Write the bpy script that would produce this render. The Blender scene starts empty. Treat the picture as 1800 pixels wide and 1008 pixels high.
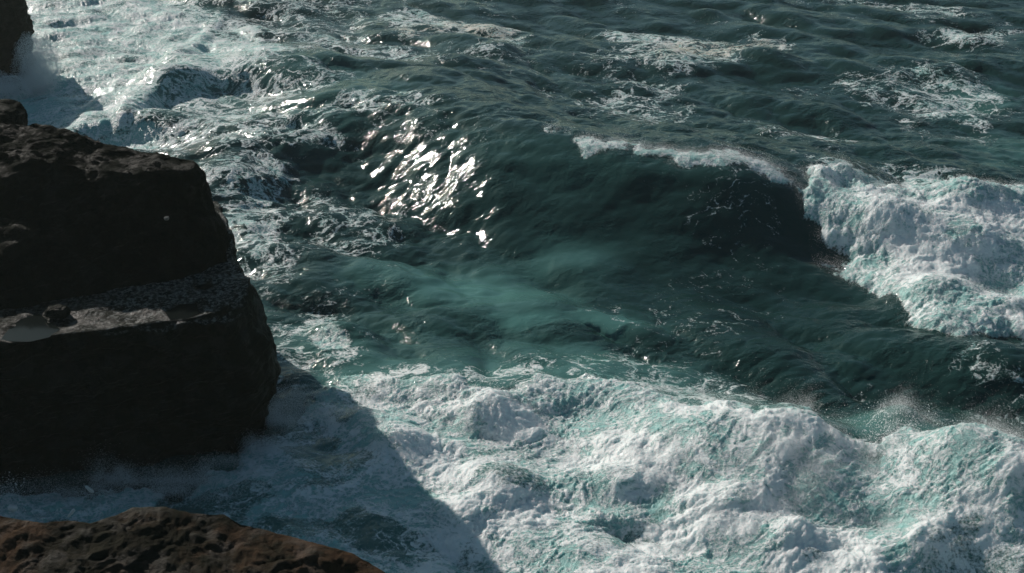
import bpy, math, random
import numpy as np
from math import radians as R

rng = np.random.default_rng(7)
random.seed(7)
S = bpy.context.scene
COL = S.collection

# ------------------------------------------------------------------ camera
CAM_H, PITCH, LENS = 35.0, 27.0, 45.0
FPX = 1800 * LENS / 36.0
cam_d = bpy.data.cameras.new("camera")
cam_d.lens, cam_d.sensor_width = LENS, 36.0
cam_d.clip_start, cam_d.clip_end = 0.5, 30000.0
cam = bpy.data.objects.new("camera", cam_d)
cam.location = (0, 0, CAM_H)
cam.rotation_euler = (R(90 - PITCH), 0, 0)
COL.objects.link(cam)
S.camera = cam

# ------------------------------------------------------------------ sky, sun, exposure
SUN_EL, SUN_AZ = 27.0, -42.0          # degrees; azimuth from +Y, negative = left
SKY_STRENGTH, SUN_STRENGTH, EXPOSURE = 0.055, 4.4, 0.0
world = bpy.data.worlds.new("World")
S.world = world
world.use_nodes = True
wn = world.node_tree.nodes
bg = wn["Background"]
sky = wn.new("ShaderNodeTexSky")
sky.sky_type = 'NISHITA'
sky.sun_disc = False
sky.sun_elevation = R(SUN_EL)
sky.sun_rotation = R(SUN_AZ)
sky.altitude = 0
sky.air_density, sky.dust_density, sky.ozone_density = 1.0, 1.0, 1.0
tint = wn.new("ShaderNodeMix")
tint.data_type, tint.blend_type = 'RGBA', 'MULTIPLY'
tint.inputs[0].default_value = 1.0
tint.inputs[7].default_value = (0.78, 1.0, 0.98, 1)
world.node_tree.links.new(sky.outputs[0], tint.inputs[6])
world.node_tree.links.new(tint.outputs[2], bg.inputs[0])
bg.inputs[1].default_value = SKY_STRENGTH
sun_d = bpy.data.lights.new("sun", 'SUN')
sun_d.energy, sun_d.angle, sun_d.color = SUN_STRENGTH, R(0.5), (1.0, 0.91, 0.84)
sun = bpy.data.objects.new("sun", sun_d)
COL.objects.link(sun)
from mathutils import Vector
HAZE = 0.00018
SUNV = Vector((math.sin(R(SUN_AZ)) * math.cos(R(SUN_EL)), math.cos(R(SUN_AZ)) * math.cos(R(SUN_EL)), math.sin(R(SUN_EL))))
sun.rotation_euler = (-SUNV).to_track_quat('-Z', 'Y').to_euler()
S.view_settings.view_transform = 'Standard'
S.view_settings.look = 'None'
S.view_settings.exposure = EXPOSURE
S.view_settings.gamma = 1.0
S.view_settings.use_curve_mapping = False
S.cycles.use_denoising = True
S.cycles.denoiser = 'OPENIMAGEDENOISE'
S.cycles.denoising_input_passes = 'RGB_ALBEDO_NORMAL'
S.cycles.denoising_prefilter = 'ACCURATE'
S.cycles.use_adaptive_sampling = False
S.cycles.max_bounces = 6
S.cycles.diffuse_bounces = 4
S.cycles.glossy_bounces = 3
S.cycles.caustics_reflective = False
S.cycles.caustics_refractive = False

# ------------------------------------------------------------------ helpers
CP, SP = math.cos(R(PITCH)), math.sin(R(PITCH))


def at(px, py, z=0.0):
    """A point of the photograph put down in the place, on the level z."""
    x, v = (px - 900) / FPX, (504 - py) / FPX
    d = (x, CP + v * SP, -SP + v * CP)
    t = (z - CAM_H) / d[2]
    return (d[0] * t, d[1] * t, z)


def smooth(a, b, x):
    t = np.clip((x - a) / (b - a), 0, 1)
    return t * t * (3 - 2 * t)


def _hash(ix, iy, iz, seed):
    h = (ix.astype(np.int64) * 374761393 + iy.astype(np.int64) * 668265263 + iz * 2147483647 + seed * 974711) & 0xffffffff
    h = ((h ^ (h >> 13)) * 1274126177) & 0xffffffff
    h = ((h ^ (h >> 16)) * 2246822519) & 0xffffffff
    return h ^ (h >> 15)


_ang = np.linspace(0, 2 * np.pi, 256, endpoint=False)
_GX, _GY = np.cos(_ang).astype(np.float32), np.sin(_ang).astype(np.float32)


def perlin(x, y, seed=0):
    x0, y0 = np.floor(x), np.floor(y)
    fx, fy = (x - x0).astype(np.float32), (y - y0).astype(np.float32)
    ix, iy = x0.astype(np.int64), y0.astype(np.int64)

    def g(dx, dy):
        h = _hash(ix + dx, iy + dy, 0, seed) & 255
        return _GX[h] * (fx - dx) + _GY[h] * (fy - dy)
    u = fx * fx * fx * (fx * (fx * 6 - 15) + 10)
    v = fy * fy * fy * (fy * (fy * 6 - 15) + 10)
    a, b = g(0, 0), g(1, 0)
    c, d = g(0, 1), g(1, 1)
    return ((a + (b - a) * u) * (1 - v) + (c + (d - c) * u) * v) * 1.5


_g3 = np.random.default_rng(3).normal(size=(256, 3))
_g3 = (_g3 / np.linalg.norm(_g3, axis=1)[:, None]).astype(np.float32)


def perlin3(p, seed=0):
    p0 = np.floor(p)
    f = (p - p0).astype(np.float32)
    i = p0.astype(np.int64)
    w = f * f * f * (f * (f * 6 - 15) + 10)
    out = np.zeros(len(p), np.float32)
    for dx in (0, 1):
        for dy in (0, 1):
            for dz in (0, 1):
                h = _hash(i[:, 0] + dx, i[:, 1] + dy, (i[:, 2] + dz) * 1103515245, seed) & 255
                gr = _g3[h]
                dd = gr[:, 0] * (f[:, 0] - dx) + gr[:, 1] * (f[:, 1] - dy) + gr[:, 2] * (f[:, 2] - dz)
                out += dd * (w[:, 0] if dx else 1 - w[:, 0]) * (w[:, 1] if dy else 1 - w[:, 1]) * (w[:, 2] if dz else 1 - w[:, 2])
    return out * 1.5


def fbm(x, y, octs, seed=0, gain=0.5):
    s, a, f = 0, 1, 1
    for k in range(octs):
        s = s + a * perlin(x * f + 17.3 * k, y * f - 9.1 * k, seed + k)
        a *= gain
        f *= 2.03
    return s


def tag(o, label=None, cat=None, kind=None, group=None):
    for k, v in (('label', label), ('category', cat), ('kind', kind), ('group', group)):
        if v:
            o[k] = v
    return o


def make_mesh(name, v, faces, material, parent=None, smooth_=True, attrs=None):
    """v (n,3), faces (m,3 or 4) -> ONE linked mesh object."""
    me = bpy.data.meshes.new(name)
    v = np.asarray(v, np.float32)
    me.vertices.add(len(v))
    me.vertices.foreach_set('co', v.ravel())
    if faces is not None and len(faces):
        faces = np.asarray(faces, np.int32)
        k = faces.shape[1]
        me.loops.add(faces.size)
        me.loops.foreach_set('vertex_index', faces.ravel())
        me.polygons.add(len(faces))
        me.polygons.foreach_set('loop_start', np.arange(0, faces.size, k, dtype=np.int32))
        if smooth_:
            me.polygons.foreach_set('use_smooth', np.ones(len(faces), bool))
    for an, av in (attrs or {}).items():
        a = me.attributes.new(an, 'FLOAT', 'POINT')
        a.data.foreach_set('value', np.asarray(av, np.float32))
    me.update(calc_edges=True)
    if material:
        me.materials.append(material)
    o = bpy.data.objects.new(name, me)
    COL.objects.link(o)
    o.parent = parent
    return o


def empty(name, loc=(0, 0, 0)):
    o = bpy.data.objects.new(name, None)
    o.location = loc
    COL.objects.link(o)
    return o


class NT:
    """Small wrapper that makes node wiring short."""

    def __init__(self, name):
        self.m = bpy.data.materials.new(name)
        self.m.use_nodes = True
        self.t = self.m.node_tree
        self.t.nodes.clear()
        self.out = self.t.nodes.new('ShaderNodeOutputMaterial')

    def n(self, typ, ins=None, **props):
        nd = self.t.nodes.new('ShaderNode' + typ)
        for k, v in props.items():
            setattr(nd, k, v)
        for k, v in (ins or {}).items():
            self.set(nd.inputs[k], v)
        return nd

    def set(self, sock, v):
        if hasattr(v, 'is_linked'):
            self.t.links.new(v, sock)
        else:
            sock.default_value = v

    def math(self, op, a, b=None, c=None, clamp=False):
        nd = self.n('Math', operation=op, use_clamp=clamp)
        for i, v in enumerate((a, b, c)):
            if v is not None:
                self.set(nd.inputs[i], v)
        return nd.outputs[0]

    def sstep(self, x, lo, hi, a=0.0, b=1.0):
        nd = self.n('MapRange', interpolation_type='SMOOTHSTEP')
        for i, v in enumerate((x, lo, hi, a, b)):
            self.set(nd.inputs[i], v)
        return nd.outputs[0]

    def noise(self, vec, scale, detail=4.0, rough=0.5, dist=0.0):
        nd = self.n('TexNoise', {'Vector': vec, 'Scale': scale, 'Detail': detail, 'Roughness': rough, 'Distortion': dist})
        return nd

    def vmath(self, op, a, b=None, scale=None):
        nd = self.n('VectorMath', operation=op)
        self.set(nd.inputs[0], a)
        if b is not None:
            self.set(nd.inputs[1], b)
        if scale is not None:
            self.set(nd.inputs['Scale'], scale)
        return nd.outputs[0]

    def mix(self, f, a, b):
        nd = self.n('Mix', data_type='RGBA')
        self.set(nd.inputs[0], f)
        self.set(nd.inputs[6], a)
        self.set(nd.inputs[7], b)
        return nd.outputs[2]

    def attr(self, name):
        return self.n('Attribute', attribute_name=name).outputs['Fac']


# ------------------------------------------------------------------ materials
def sea_material():
    T = NT('sea_water')
    pos = T.n('NewGeometry').outputs['Position']
    flat = T.vmath('MULTIPLY', pos, (1, 1, 0.35))
    dens, mass, aer_glow, tan = T.attr('foam'), T.attr('mass'), T.attr('aer_glow'), T.attr('tan')
    # --- strands of foam: warped ridges and cell edges, drawn out along the swell
    w1 = T.vmath('SCALE', T.vmath('SUBTRACT', T.noise(flat, 0.22, 3).outputs['Color'], (0.5, 0.5, 0.5)), scale=7.0)
    w2 = T.vmath('SCALE', T.vmath('SUBTRACT', T.noise(flat, 1.1, 4).outputs['Color'], (0.5, 0.5, 0.5)), scale=1.3)
    wp = T.vmath('MULTIPLY', T.vmath('ADD', T.vmath('ADD', flat, w1), w2), (0.72, 1.15, 1.0))
    vor = T.n('TexVoronoi', {'Vector': wp, 'Scale': 0.55}, feature='DISTANCE_TO_EDGE').outputs['Distance']
    l1 = T.sstep(vor, 0.0, 0.17, 1.0, 0.0)
    vor2 = T.n('TexVoronoi', {'Vector': wp, 'Scale': 2.1}, feature='DISTANCE_TO_EDGE').outputs['Distance']
    l2 = T.sstep(vor2, 0.0, 0.22, 1.0, 0.0)
    nr = T.noise(wp, 0.75, 8, 0.64).outputs[0]
    rid = T.math('SUBTRACT', 1.0, T.math('MULTIPLY', T.math('ABSOLUTE', T.math('SUBTRACT', nr, 0.5)), 8.0), clamp=True)
    patch = T.noise(T.vmath('ADD', flat, w1), 0.30, 4, 0.55).outputs[0]
    fine = T.noise(pos, 7.0, 6, 0.65).outputs[0]
    pat = T.math('MULTIPLY', l1, 0.26)
    pat = T.math('MULTIPLY_ADD', l2, 0.16, pat)
    pat = T.math('MULTIPLY_ADD', rid, 0.46, pat)
    pat = T.math('MULTIPLY_ADD', T.math('SUBTRACT', fine, 0.5), 0.85, pat)
    pat = T.math('MULTIPLY_ADD', T.math('SUBTRACT', patch, 0.5), 0.95, pat)
    thr = T.math('MULTIPLY_ADD', dens, -1.12, 1.10)
    cov = T.sstep(pat, T.math('SUBTRACT', thr, 0.12), T.math('ADD', thr, 0.30))
    cov = T.math('MULTIPLY', cov, T.sstep(dens, 0.02, 0.16))
    # sun sparkles painted as white specks in small clusters
    glint = T.sstep(T.noise(T.vmath('ADD', pos, w2), 4.6, 3, 0.6).outputs[0], 0.66, 0.74)
    glint = T.math('MULTIPLY', glint, T.sstep(T.noise(T.vmath('ADD', flat, w1), 0.45, 3, 0.6).outputs[0], 0.48, 0.66))
    cov = T.math('MAXIMUM', cov, T.math('MULTIPLY', glint, T.sstep(dens, 0.08, 0.28, 0.0, 0.85)))
    mcov = T.sstep(T.math('MULTIPLY_ADD', T.math('SUBTRACT', fine, 0.5), 0.9, mass), 0.30, 0.62)
    cov = T.math('MAXIMUM', T.math('MULTIPLY', cov, 0.93), T.math('MULTIPLY', mcov, 0.98))
    # --- colours of water and foam, wave-face glow included
    water = T.mix(aer_glow, (0.0078, 0.0300, 0.0275, 1), (0.085, 0.228, 0.205, 1))
    big = T.noise(T.vmath('ADD', pos, w1), 0.42, 6, 0.62, 0.6).outputs[0]
    strk = T.noise(T.vmath('MULTIPLY', wp, (0.7, 1.7, 1)), 1.5, 6, 0.6, 0.8).outputs[0]
    tk = T.math('MULTIPLY_ADD', T.math('SUBTRACT', strk, 0.5), 1.0, T.math('MULTIPLY_ADD', T.math('SUBTRACT', big, 0.5), 1.3, 0.5))
    tk = T.math('MULTIPLY_ADD', T.math('SUBTRACT', fine, 0.5), 0.30, tk)
    tk = T.math('MULTIPLY_ADD', pat, 0.25, tk)
    lacef = T.n('TexVoronoi', {'Vector': T.vmath('ADD', T.vmath('MULTIPLY', pos, (0.8, 1.2, 0.6)), T.vmath('SCALE', T.noise(pos, 2.2, 4).outputs['Color'], scale=0.9)), 'Scale': 3.0}, feature='DISTANCE_TO_EDGE').outputs['Distance']
    tk = T.math('MULTIPLY_ADD', T.sstep(lacef, 0.0, 0.22, 1.0, 0.0), 0.30, T.math('SUBTRACT', tk, 0.24))
    tk = T.math('MULTIPLY_ADD', rid, 0.36, tk)
    tk = T.math('MULTIPLY_ADD', l2, 0.12, tk)
    tk = T.math('MULTIPLY_ADD', T.math('SUBTRACT', T.attr('puff'), 0.36), 0.55, tk)
    white = T.sstep(tk, 0.36, 0.90)
    thin = T.mix(white, (0.29, 0.53, 0.50, 1), (0.80, 0.86, 0.85, 1))
    foamc = T.mix(T.math('MULTIPLY', tan, T.sstep(strk, 0.35, 0.6)), thin, (0.66, 0.57, 0.44, 1))
    # --- relief
    hr = T.noise(flat, 1.5, 5, 0.46, 0.5).outputs[0]
    hs = T.noise(T.vmath('MULTIPLY', pos, (0.7, 1.25, 0.4)), 3.2, 3, 0.45, 0.4).outputs[0]
    gust = T.noise(flat, 0.34, 4, 0.55).outputs[0]
    amp = T.math('MULTIPLY', T.math('MULTIPLY', T.sstep(gust, 0.40, 0.66, 0.05, 0.19), T.math('MULTIPLY_ADD', T.attr('slick'), -0.5, 1.0)), T.math('MULTIPLY_ADD', aer_glow, -0.45, 1.0))
    ht = T.noise(T.vmath('ADD', pos, w2), 7.5, 2, 0.5).outputs[0]
    ht = T.math('MULTIPLY', ht, T.sstep(T.noise(T.vmath('ADD', flat, w1), 0.5, 3, 0.6).outputs[0], 0.44, 0.68, 0.02, 0.34))
    bw = T.n('Bump', {'Height': T.math('ADD', ht, T.math('MULTIPLY_ADD', hs, 0.42, hr)), 'Strength': 1.0, 'Distance': amp}).outputs[0]
    fb = T.noise(pos, 6.0, 5, 0.6).outputs[0]
    fh = T.math('MULTIPLY_ADD', white, 0.30, T.math('MULTIPLY', pat, 0.25))
    fh = T.math('MULTIPLY_ADD', T.math('MULTIPLY', fb, T.math('MULTIPLY_ADD', white, 0.7, 0.3)), 0.55, fh)
    bf = T.n('Bump', {'Height': fh, 'Strength': 1.0, 'Distance': 0.13}).outputs[0]
    wat = T.n('BsdfPrincipled', {'Base Color': water, 'Roughness': 0.07, 'IOR': 1.333, 'Normal': bw})
    foa = T.n('BsdfPrincipled', {'Base Color': foamc, 'Roughness': 0.33, 'IOR': 1.30, 'Normal': bf, 'Subsurface Weight': 0.65, 'Subsurface Radius': (0.24, 0.32, 0.32), 'Subsurface Scale': 1.0})
    mx = T.n('MixShader')
    T.set(mx.inputs[0], cov)
    T.set(mx.inputs[1], wat.outputs[0])
    T.set(mx.inputs[2], foa.outputs[0])
    T.t.links.new(mx.outputs[0], T.out.inputs[0])
    return T.m


def rock_material(name, c1, c2, c3, rough=0.36, bump=0.25, wet=0.5):
    T = NT(name)
    pos = T.n('TexCoord').outputs['Object']
    n1 = T.noise(pos, 0.5, 6, 0.6).outputs[0]
    n2 = T.noise(pos, 2.6, 8, 0.65).outputs[0]
    n3 = T.noise(T.vmath('MULTIPLY', pos, (1, 1, 2.2)), 6.5, 9, 0.7).outputs[0]
    c = T.mix(T.sstep(n1, 0.40, 0.62), c1, c2)
    c = T.mix(T.math('MULTIPLY', T.sstep(n2, 0.50, 0.68), 0.8), c, c3)
    hh = T.math('MULTIPLY_ADD', n3, 0.5, n2)
    vor = T.n('TexVoronoi', {'Vector': T.vmath('ADD', pos, T.vmath('SCALE', T.noise(pos, 1.5, 4).outputs['Color'], scale=0.5)), 'Scale': 2.2}).outputs['Distance']
    hh = T.math('MULTIPLY_ADD', vor, 0.4, hh)
    b = T.n('Bump', {'Height': hh, 'Strength': 1.0, 'Distance': bump}).outputs[0]
    rg = T.math('MULTIPLY_ADD', n2, 0.35, rough - 0.12)
    glint_paint = T.math('MULTIPLY', T.attr('glint_paint'), T.sstep(T.noise(pos, 5.5, 7, 0.7).outputs[0], 0.47, 0.60))  # pale speckle painting the ledge's wet glints and sky sheen into the colour
    c = T.mix(glint_paint, c, (0.200, 0.210, 0.195, 1))
    p = T.n('BsdfPrincipled', {'Base Color': c, 'Roughness': rg, 'IOR': 1.4, 'Normal': b, 'Specular IOR Level': T.math('MULTIPLY', T.sstep(T.noise(pos, 1.1, 5, 0.6).outputs[0], 0.46, 0.64, 0.12, 1.0), wet)})
    T.t.links.new(p.outputs[0], T.out.inputs[0])
    return T.m


def droplet_material(name, col, transl=0.5):
    T = NT(name)
    d = T.n('BsdfDiffuse', {'Color': col})
    t = T.n('BsdfTranslucent', {'Color': col})
    mx = T.n('MixShader', {0: transl})
    T.set(mx.inputs[1], d.outputs[0])
    T.set(mx.inputs[2], t.outputs[0])
    T.t.links.new(mx.outputs[0], T.out.inputs[0])
    return T.m


M_SEA = sea_material()
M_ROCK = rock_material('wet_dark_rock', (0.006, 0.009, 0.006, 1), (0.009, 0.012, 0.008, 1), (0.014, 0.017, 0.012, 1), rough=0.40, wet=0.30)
M_ROCK_UP = rock_material('dark_rock', (0.005, 0.008, 0.005, 1), (0.008, 0.011, 0.007, 1), (0.012, 0.015, 0.010, 1), rough=0.50, wet=0.08)
M_ROCK2 = rock_material('brown_rock', (0.018, 0.017, 0.011, 1), (0.056, 0.034, 0.020, 1), (0.012, 0.014, 0.009, 1), rough=0.55, bump=0.14, wet=0.16)
M_SPRAY = droplet_material('spray_drops', (0.86, 0.87, 0.88, 1), 0.5)
T = NT('pool_water')
p = T.n('BsdfPrincipled', {'Base Color': (0.008, 0.011, 0.010, 1), 'Roughness': 0.08, 'IOR': 1.333, 'Specular IOR Level': 0.35})
T.t.links.new(p.outputs[0], T.out.inputs[0])
M_POOL = T.m

# ------------------------------------------------------------------ maps of the water: where foam and clouded water lie
MX0, MX1, MY0, MY1, MR = -90.0, 90.0, 34.0, 200.0, 0.4
gx = np.arange(MX0, MX1, MR)
gy = np.arange(MY0, MY1, MR)
GX, GY = np.meshgrid(gx, gy)


def sdf(poly):
    """Signed distance (positive inside) of a world polygon on the map grid."""
    P = np.array([q[:2] for q in poly])
    Q = np.roll(P, -1, axis=0)
    best = np.full(GX.shape, 1e9)
    inside = np.zeros(GX.shape, bool)
    for (ax, ay), (bx, by) in zip(P, Q):
        ex, ey = bx - ax, by - ay
        L2 = ex * ex + ey * ey + 1e-9
        t = np.clip(((GX - ax) * ex + (GY - ay) * ey) / L2, 0, 1)
        best = np.minimum(best, (GX - ax - t * ex) ** 2 + (GY - ay - t * ey) ** 2)
        cross = (ay > GY) != (by > GY)
        with np.errstate(divide='ignore', invalid='ignore'):
            xi = ax + (GY - ay) * ex / (ey if abs(ey) > 1e-9 else 1e-9)
        inside ^= cross & (GX < xi)
    d = np.sqrt(best)
    return np.where(inside, d, -d).astype(np.float32)


def P(z, *pts):
    return [at(a, b, c if len(r) else z) for (a, b, *r) in pts for c in [r[0] if r else z]]


def bil(m, x, y):
    u = np.clip((x - MX0) / MR, 0, m.shape[1] - 1.001)
    v = np.clip((y - MY0) / MR, 0, m.shape[0] - 1.001)
    i, j = u.astype(np.int32), v.astype(np.int32)
    fu, fv = (u - i).astype(np.float32), (v - j).astype(np.float32)
    return (m[j, i] * (1 - fu) + m[j, i + 1] * fu) * (1 - fv) + (m[j + 1, i] * (1 - fu) + m[j + 1, i + 1] * fu) * fv


# thick whitewater (signed-distance maps)
SD = {
    'breaker': sdf(P(0.8, (1408, 296, 4.2), (1425, 330, 3.4), (1448, 385, 2.2), (1452, 440, 1.2), (1500, 470), (1545, 500), (1580, 540), (1650, 575), (1740, 596), (1850, 612), (2050, 640), (2100, 380), (1900, 335, 1), (1760, 345, 1.2), (1660, 335, 1.6), (1570, 322, 2.2), (1495, 292, 3.2), (1440, 280, 4.0))),
    'surf': sdf(P(0.5, (575, 665), (640, 662), (720, 668), (800, 668), (830, 690, 1.2), (920, 690), (1040, 672), (1110, 695), (1200, 735), (1290, 742), (1390, 757, 1.5), (1470, 775, 2), (1540, 780, 2.4), (1580, 752, 2.8), (1680, 772, 2.4), (1770, 800, 2), (1900, 830, 1.5), (2050, 850), (2100, 1250), (500, 1250), (250, 1000), (-200, 930), (-200, 860), (300, 845), (470, 745), (520, 705))),
    'wash': sdf(P(0.3, (-60, -60), (250, -45), (330, 20), (400, 70), (500, 100), (560, 128), (480, 128), (380, 130), (290, 150), (265, 190), (300, 215), (240, 225), (300, 260), (180, 262), (60, 225), (-100, 230))),
    'crest': sdf(P(4.6, (968, 228), (1010, 226), (1060, 245), (1130, 252), (1210, 258), (1300, 262), (1400, 280), (1440, 318, 3.6), (1350, 302, 4.0), (1270, 286), (1200, 276), (1150, 270), (1060, 258), (1000, 242))),
    'bump': sdf(P(0.8, (540, 575), (590, 570), (618, 590), (612, 606), (570, 600))),
}
# floating foam: (name, polygon, density, edge metres, roughening metres)
LACE = [
    (P(0.3, (-60, -60), (300, -45), (420, 20), (520, 90), (560, 128), (480, 150), (300, 215), (330, 260), (180, 262), (60, 225), (-100, 230)), 0.76, 3.0),
    (P(0, (230, 205), (420, 180), (480, 215), (420, 270), (380, 300), (300, 275)), 0.62, 3.0),
    (P(0, (690, 24), (760, 22), (840, 45), (900, 58), (940, 72), (900, 92), (830, 88), (740, 66), (690, 58)), 0.70, 2.2),
    (P(0, (640, 52), (700, 58), (790, 58), (780, 72), (700, 70)), 0.7, 1.5),
    (P(0, (1010, 62), (1120, 52), (1200, 60), (1290, 75), (1390, 72), (1380, 92), (1300, 108), (1210, 128), (1130, 124), (1170, 92), (1060, 78)), 0.72, 2.4),
    (P(0, (1040, 108), (1150, 86), (1220, 108), (1190, 132), (1060, 126)), 0.62, 3.0),
    (P(0, (1620, 62), (1690, 48), (1780, 58), (1795, 74), (1700, 82)), 0.66, 2.0),
    (P(0, (1450, -10), (1600, 5), (1740, 30), (1760, 45), (1640, 40), (1520, 20)), 0.58, 3.0),
    (P(0, (1490, 150), (1600, 130), (1740, 150), (1790, 200), (1700, 226), (1560, 190)), 0.60, 3.0),
    (P(0, (1640, 180), (1700, 150), (1760, 190), (1720, 215), (1650, 205)), 0.68, 2.0),
    (P(0, (1090, 130), (1150, 140), (1210, 160), (1220, 180), (1150, 220), (1090, 180)), 0.58, 2.5),
    (P(0, (980, 175), (1140, 175), (1230, 200), (1160, 235, 2), (1010, 215)), 0.56, 3.0),
    (P(1, (1350, 220), (1500, 232), (1510, 262), (1410, 275), (1360, 250)), 0.64, 3.0),
    (P(2, (1540, 290), (1640, 285), (1800, 305), (1950, 330), (1800, 345), (1560, 330)), 0.78, 3.0),
    (P(0, (1480, 155), (1530, 190), (1600, 185), (1590, 178), (1540, 178)), 0.55, 1.2),
    (P(0, (1590, 215), (1660, 235), (1740, 262), (1720, 272), (1640, 250)), 0.56, 1.6),
    (P(0, (690, 90), (940, 95), (900, 150), (760, 155), (640, 130)), 0.55, 4.0),
    (P(0, (600, 60), (700, 85), (760, 120), (640, 130), (560, 100)), 0.56, 4.0),
    (P(0, (330, -20), (600, -10), (660, 60), (560, 120), (420, 70)), 0.52, 6.0),
    (P(3.6, (480, 190), (600, 140), (700, 148), (800, 178), (760, 184), (690, 166), (610, 172), (520, 205)), 0.66, 1.6),
    (P(1, (250, 150), (420, 110), (560, 130), (600, 150), (480, 190), (420, 260), (330, 270), (250, 230)), 0.58, 4.0),
    (P(0, (300, 240), (500, 215), (560, 200, 2), (600, 230, 2), (480, 290), (420, 340), (380, 330), (340, 285)), 0.60, 3.0),
    (P(0, (370, 300), (470, 290), (520, 340), (500, 400), (520, 450), (540, 500), (440, 490), (400, 460), (380, 380)), 0.70, 2.5),
    (P(0, (500, 380), (560, 340), (690, 370), (690, 420), (620, 440), (530, 420)), 0.56, 2.5),
    (P(0, (540, 540), (600, 540), (630, 600), (590, 650), (500, 720), (470, 640), (500, 570)), 0.60, 2.0),
    (P(0.3, (560, 645), (720, 640), (880, 628), (1000, 612), (1120, 615), (1240, 645), (1340, 690), (1420, 750), (1250, 760), (1100, 720), (900, 710), (620, 700)), 0.60, 2.2),
    (P(0, (1030, 625), (1200, 640), (1320, 690), (1360, 730), (1200, 720), (1080, 680)), 0.57, 2.0),
    (P(0, (1640, 650), (1740, 640), (1800, 670), (1760, 700), (1660, 680)), 0.46, 2.0),
    (P(0, (1500, 690), (1600, 680), (1650, 740), (1560, 745)), 0.38, 2.5),
    (P(0, (1700, 610), (1850, 625), (1850, 690), (1740, 650)), 0.45, 2.0),
    (P(0, (1610, 565), (1740, 600), (1790, 620), (1660, 600)), 0.52, 1.5),
    (P(0.5, (1700, 700), (1850, 690), (1850, 800), (1720, 770)), 0.40, 2.5),
    (P(2, (1060, 290), (1180, 290), (1240, 340), (1150, 430), (1060, 400)), 0.22, 4.0),
    (P(2.6, (1400, 282), (1520, 290), (1620, 322), (1540, 338), (1440, 312)), 0.80, 1.6),
    (P(4, (1150, 275), (1420, 285), (1420, 330), (1300, 320)), 0.34, 2.5),
]
lace_map = np.zeros(GX.shape, np.float32)
for poly, dens, edge in LACE:
    d = sdf(poly) + edge * 0.9 * fbm(GX / (edge * 2.2), GY / (edge * 2.2), 4, 11)
    lace_map = np.maximum(lace_map, dens * smooth(-edge, edge * 0.8, d))
# a very thin scatter of foam over all the open water
lace_map = np.maximum(lace_map, 0.24 * smooth(-0.2, 0.6, fbm(GX / 9, GY / 14, 4, 51)))
TAN = [P(0, (640, 50), (700, 56), (800, 56), (790, 74), (690, 72)), P(0, (1170, 74), (1290, 74), (1385, 72), (1370, 95), (1260, 108), (1150, 118)), P(0, (760, 30), (860, 48), (930, 70), (880, 84), (800, 64))]
tan_map = np.zeros(GX.shape, np.float32)
for q in TAN:
    tan_map = np.maximum(tan_map, 0.75 * smooth(-2, 2, sdf(q)))
AER_GLOW = [  # clouded, bubbly water, plus painted glow on the wave face: polygon, amount, edge
    (P(0, (660, 458, .5), (760, 446, .8), (900, 455, 1), (960, 440, 1.2), (1020, 455, 1.2), (1000, 490), (900, 480), (960, 520), (900, 560), (720, 530), (680, 480)), 0.95, 4.5),
    (P(0.5, (860, 545), (1000, 535), (1180, 560), (1120, 575), (980, 560), (880, 566)), 0.80, 1.3),
    (P(0, (620, 560), (900, 560), (900, 610), (680, 600)), 0.30, 5.0),
    (P(3, (700, 190), (900, 250), (1100, 285), (1350, 300), (1300, 340), (1050, 340), (850, 300)), 0.16, 3.0),  # wave face: light through the backlit water, painted as a paler tone
    (P(1, (200, 110), (600, 120), (760, 190), (560, 240), (260, 230)), 0.28, 5.0),
    (P(0, (1640, 170), (1740, 160), (1790, 190), (1720, 212), (1650, 205)), 0.45, 3.0),
    (P(0, (1720, 240), (1850, 240), (1850, 330), (1740, 320)), 0.35, 4.0),
    (P(1, (1730, 350), (1850, 345), (1850, 385), (1750, 380)), 0.8, 1.0),
    (P(0, (560, 640), (1000, 610), (1200, 640), (1420, 740), (1900, 800), (2000, 1200), (500, 1200), (300, 900), (480, 720)), 0.60, 3.0),
    (P(0, (470, 560), (610, 560), (600, 660), (480, 720)), 0.40, 2.5),
    (P(0, (1700, 740), (1900, 740), (1900, 800), (1750, 790)), 0.35, 2.5),
    (P(0, (0, 0), (320, -20), (420, 60), (560, 120), (300, 200), (100, 250), (0, 220)), 0.55, 4.0),
    (P(0, (400, 0), (900, 0), (1000, 180), (600, 150)), 0.10, 8.0),
]
aer_glow_map = np.zeros(GX.shape, np.float32)
for q, a, e in AER_GLOW:
    d = sdf(q) + e * (0.45 if a > 0.9 else 0.8) * fbm(GX / (e * 2), GY / (e * 2), 3, 23)
    aer_glow_map = np.maximum(aer_glow_map, a * smooth(-e, e, d))
aer_glow_map = np.maximum(aer_glow_map, 0.05)
# dark hollow that lets the deep water show through the clouded patch
for q, a, e in [(P(0, (920, 490), (980, 470), (1120, 480), (1150, 505), (1040, 515)), 0.85, 1.6), (P(0, (1150, 500), (1500, 470), (1560, 600), (1300, 620)), 0.8, 3)]:
    aer_glow_map *= 1 - a * smooth(-e, e, sdf(q) + e * 0.5 * fbm(GX / e / 2, GY / e / 2, 3, 29))

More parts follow.
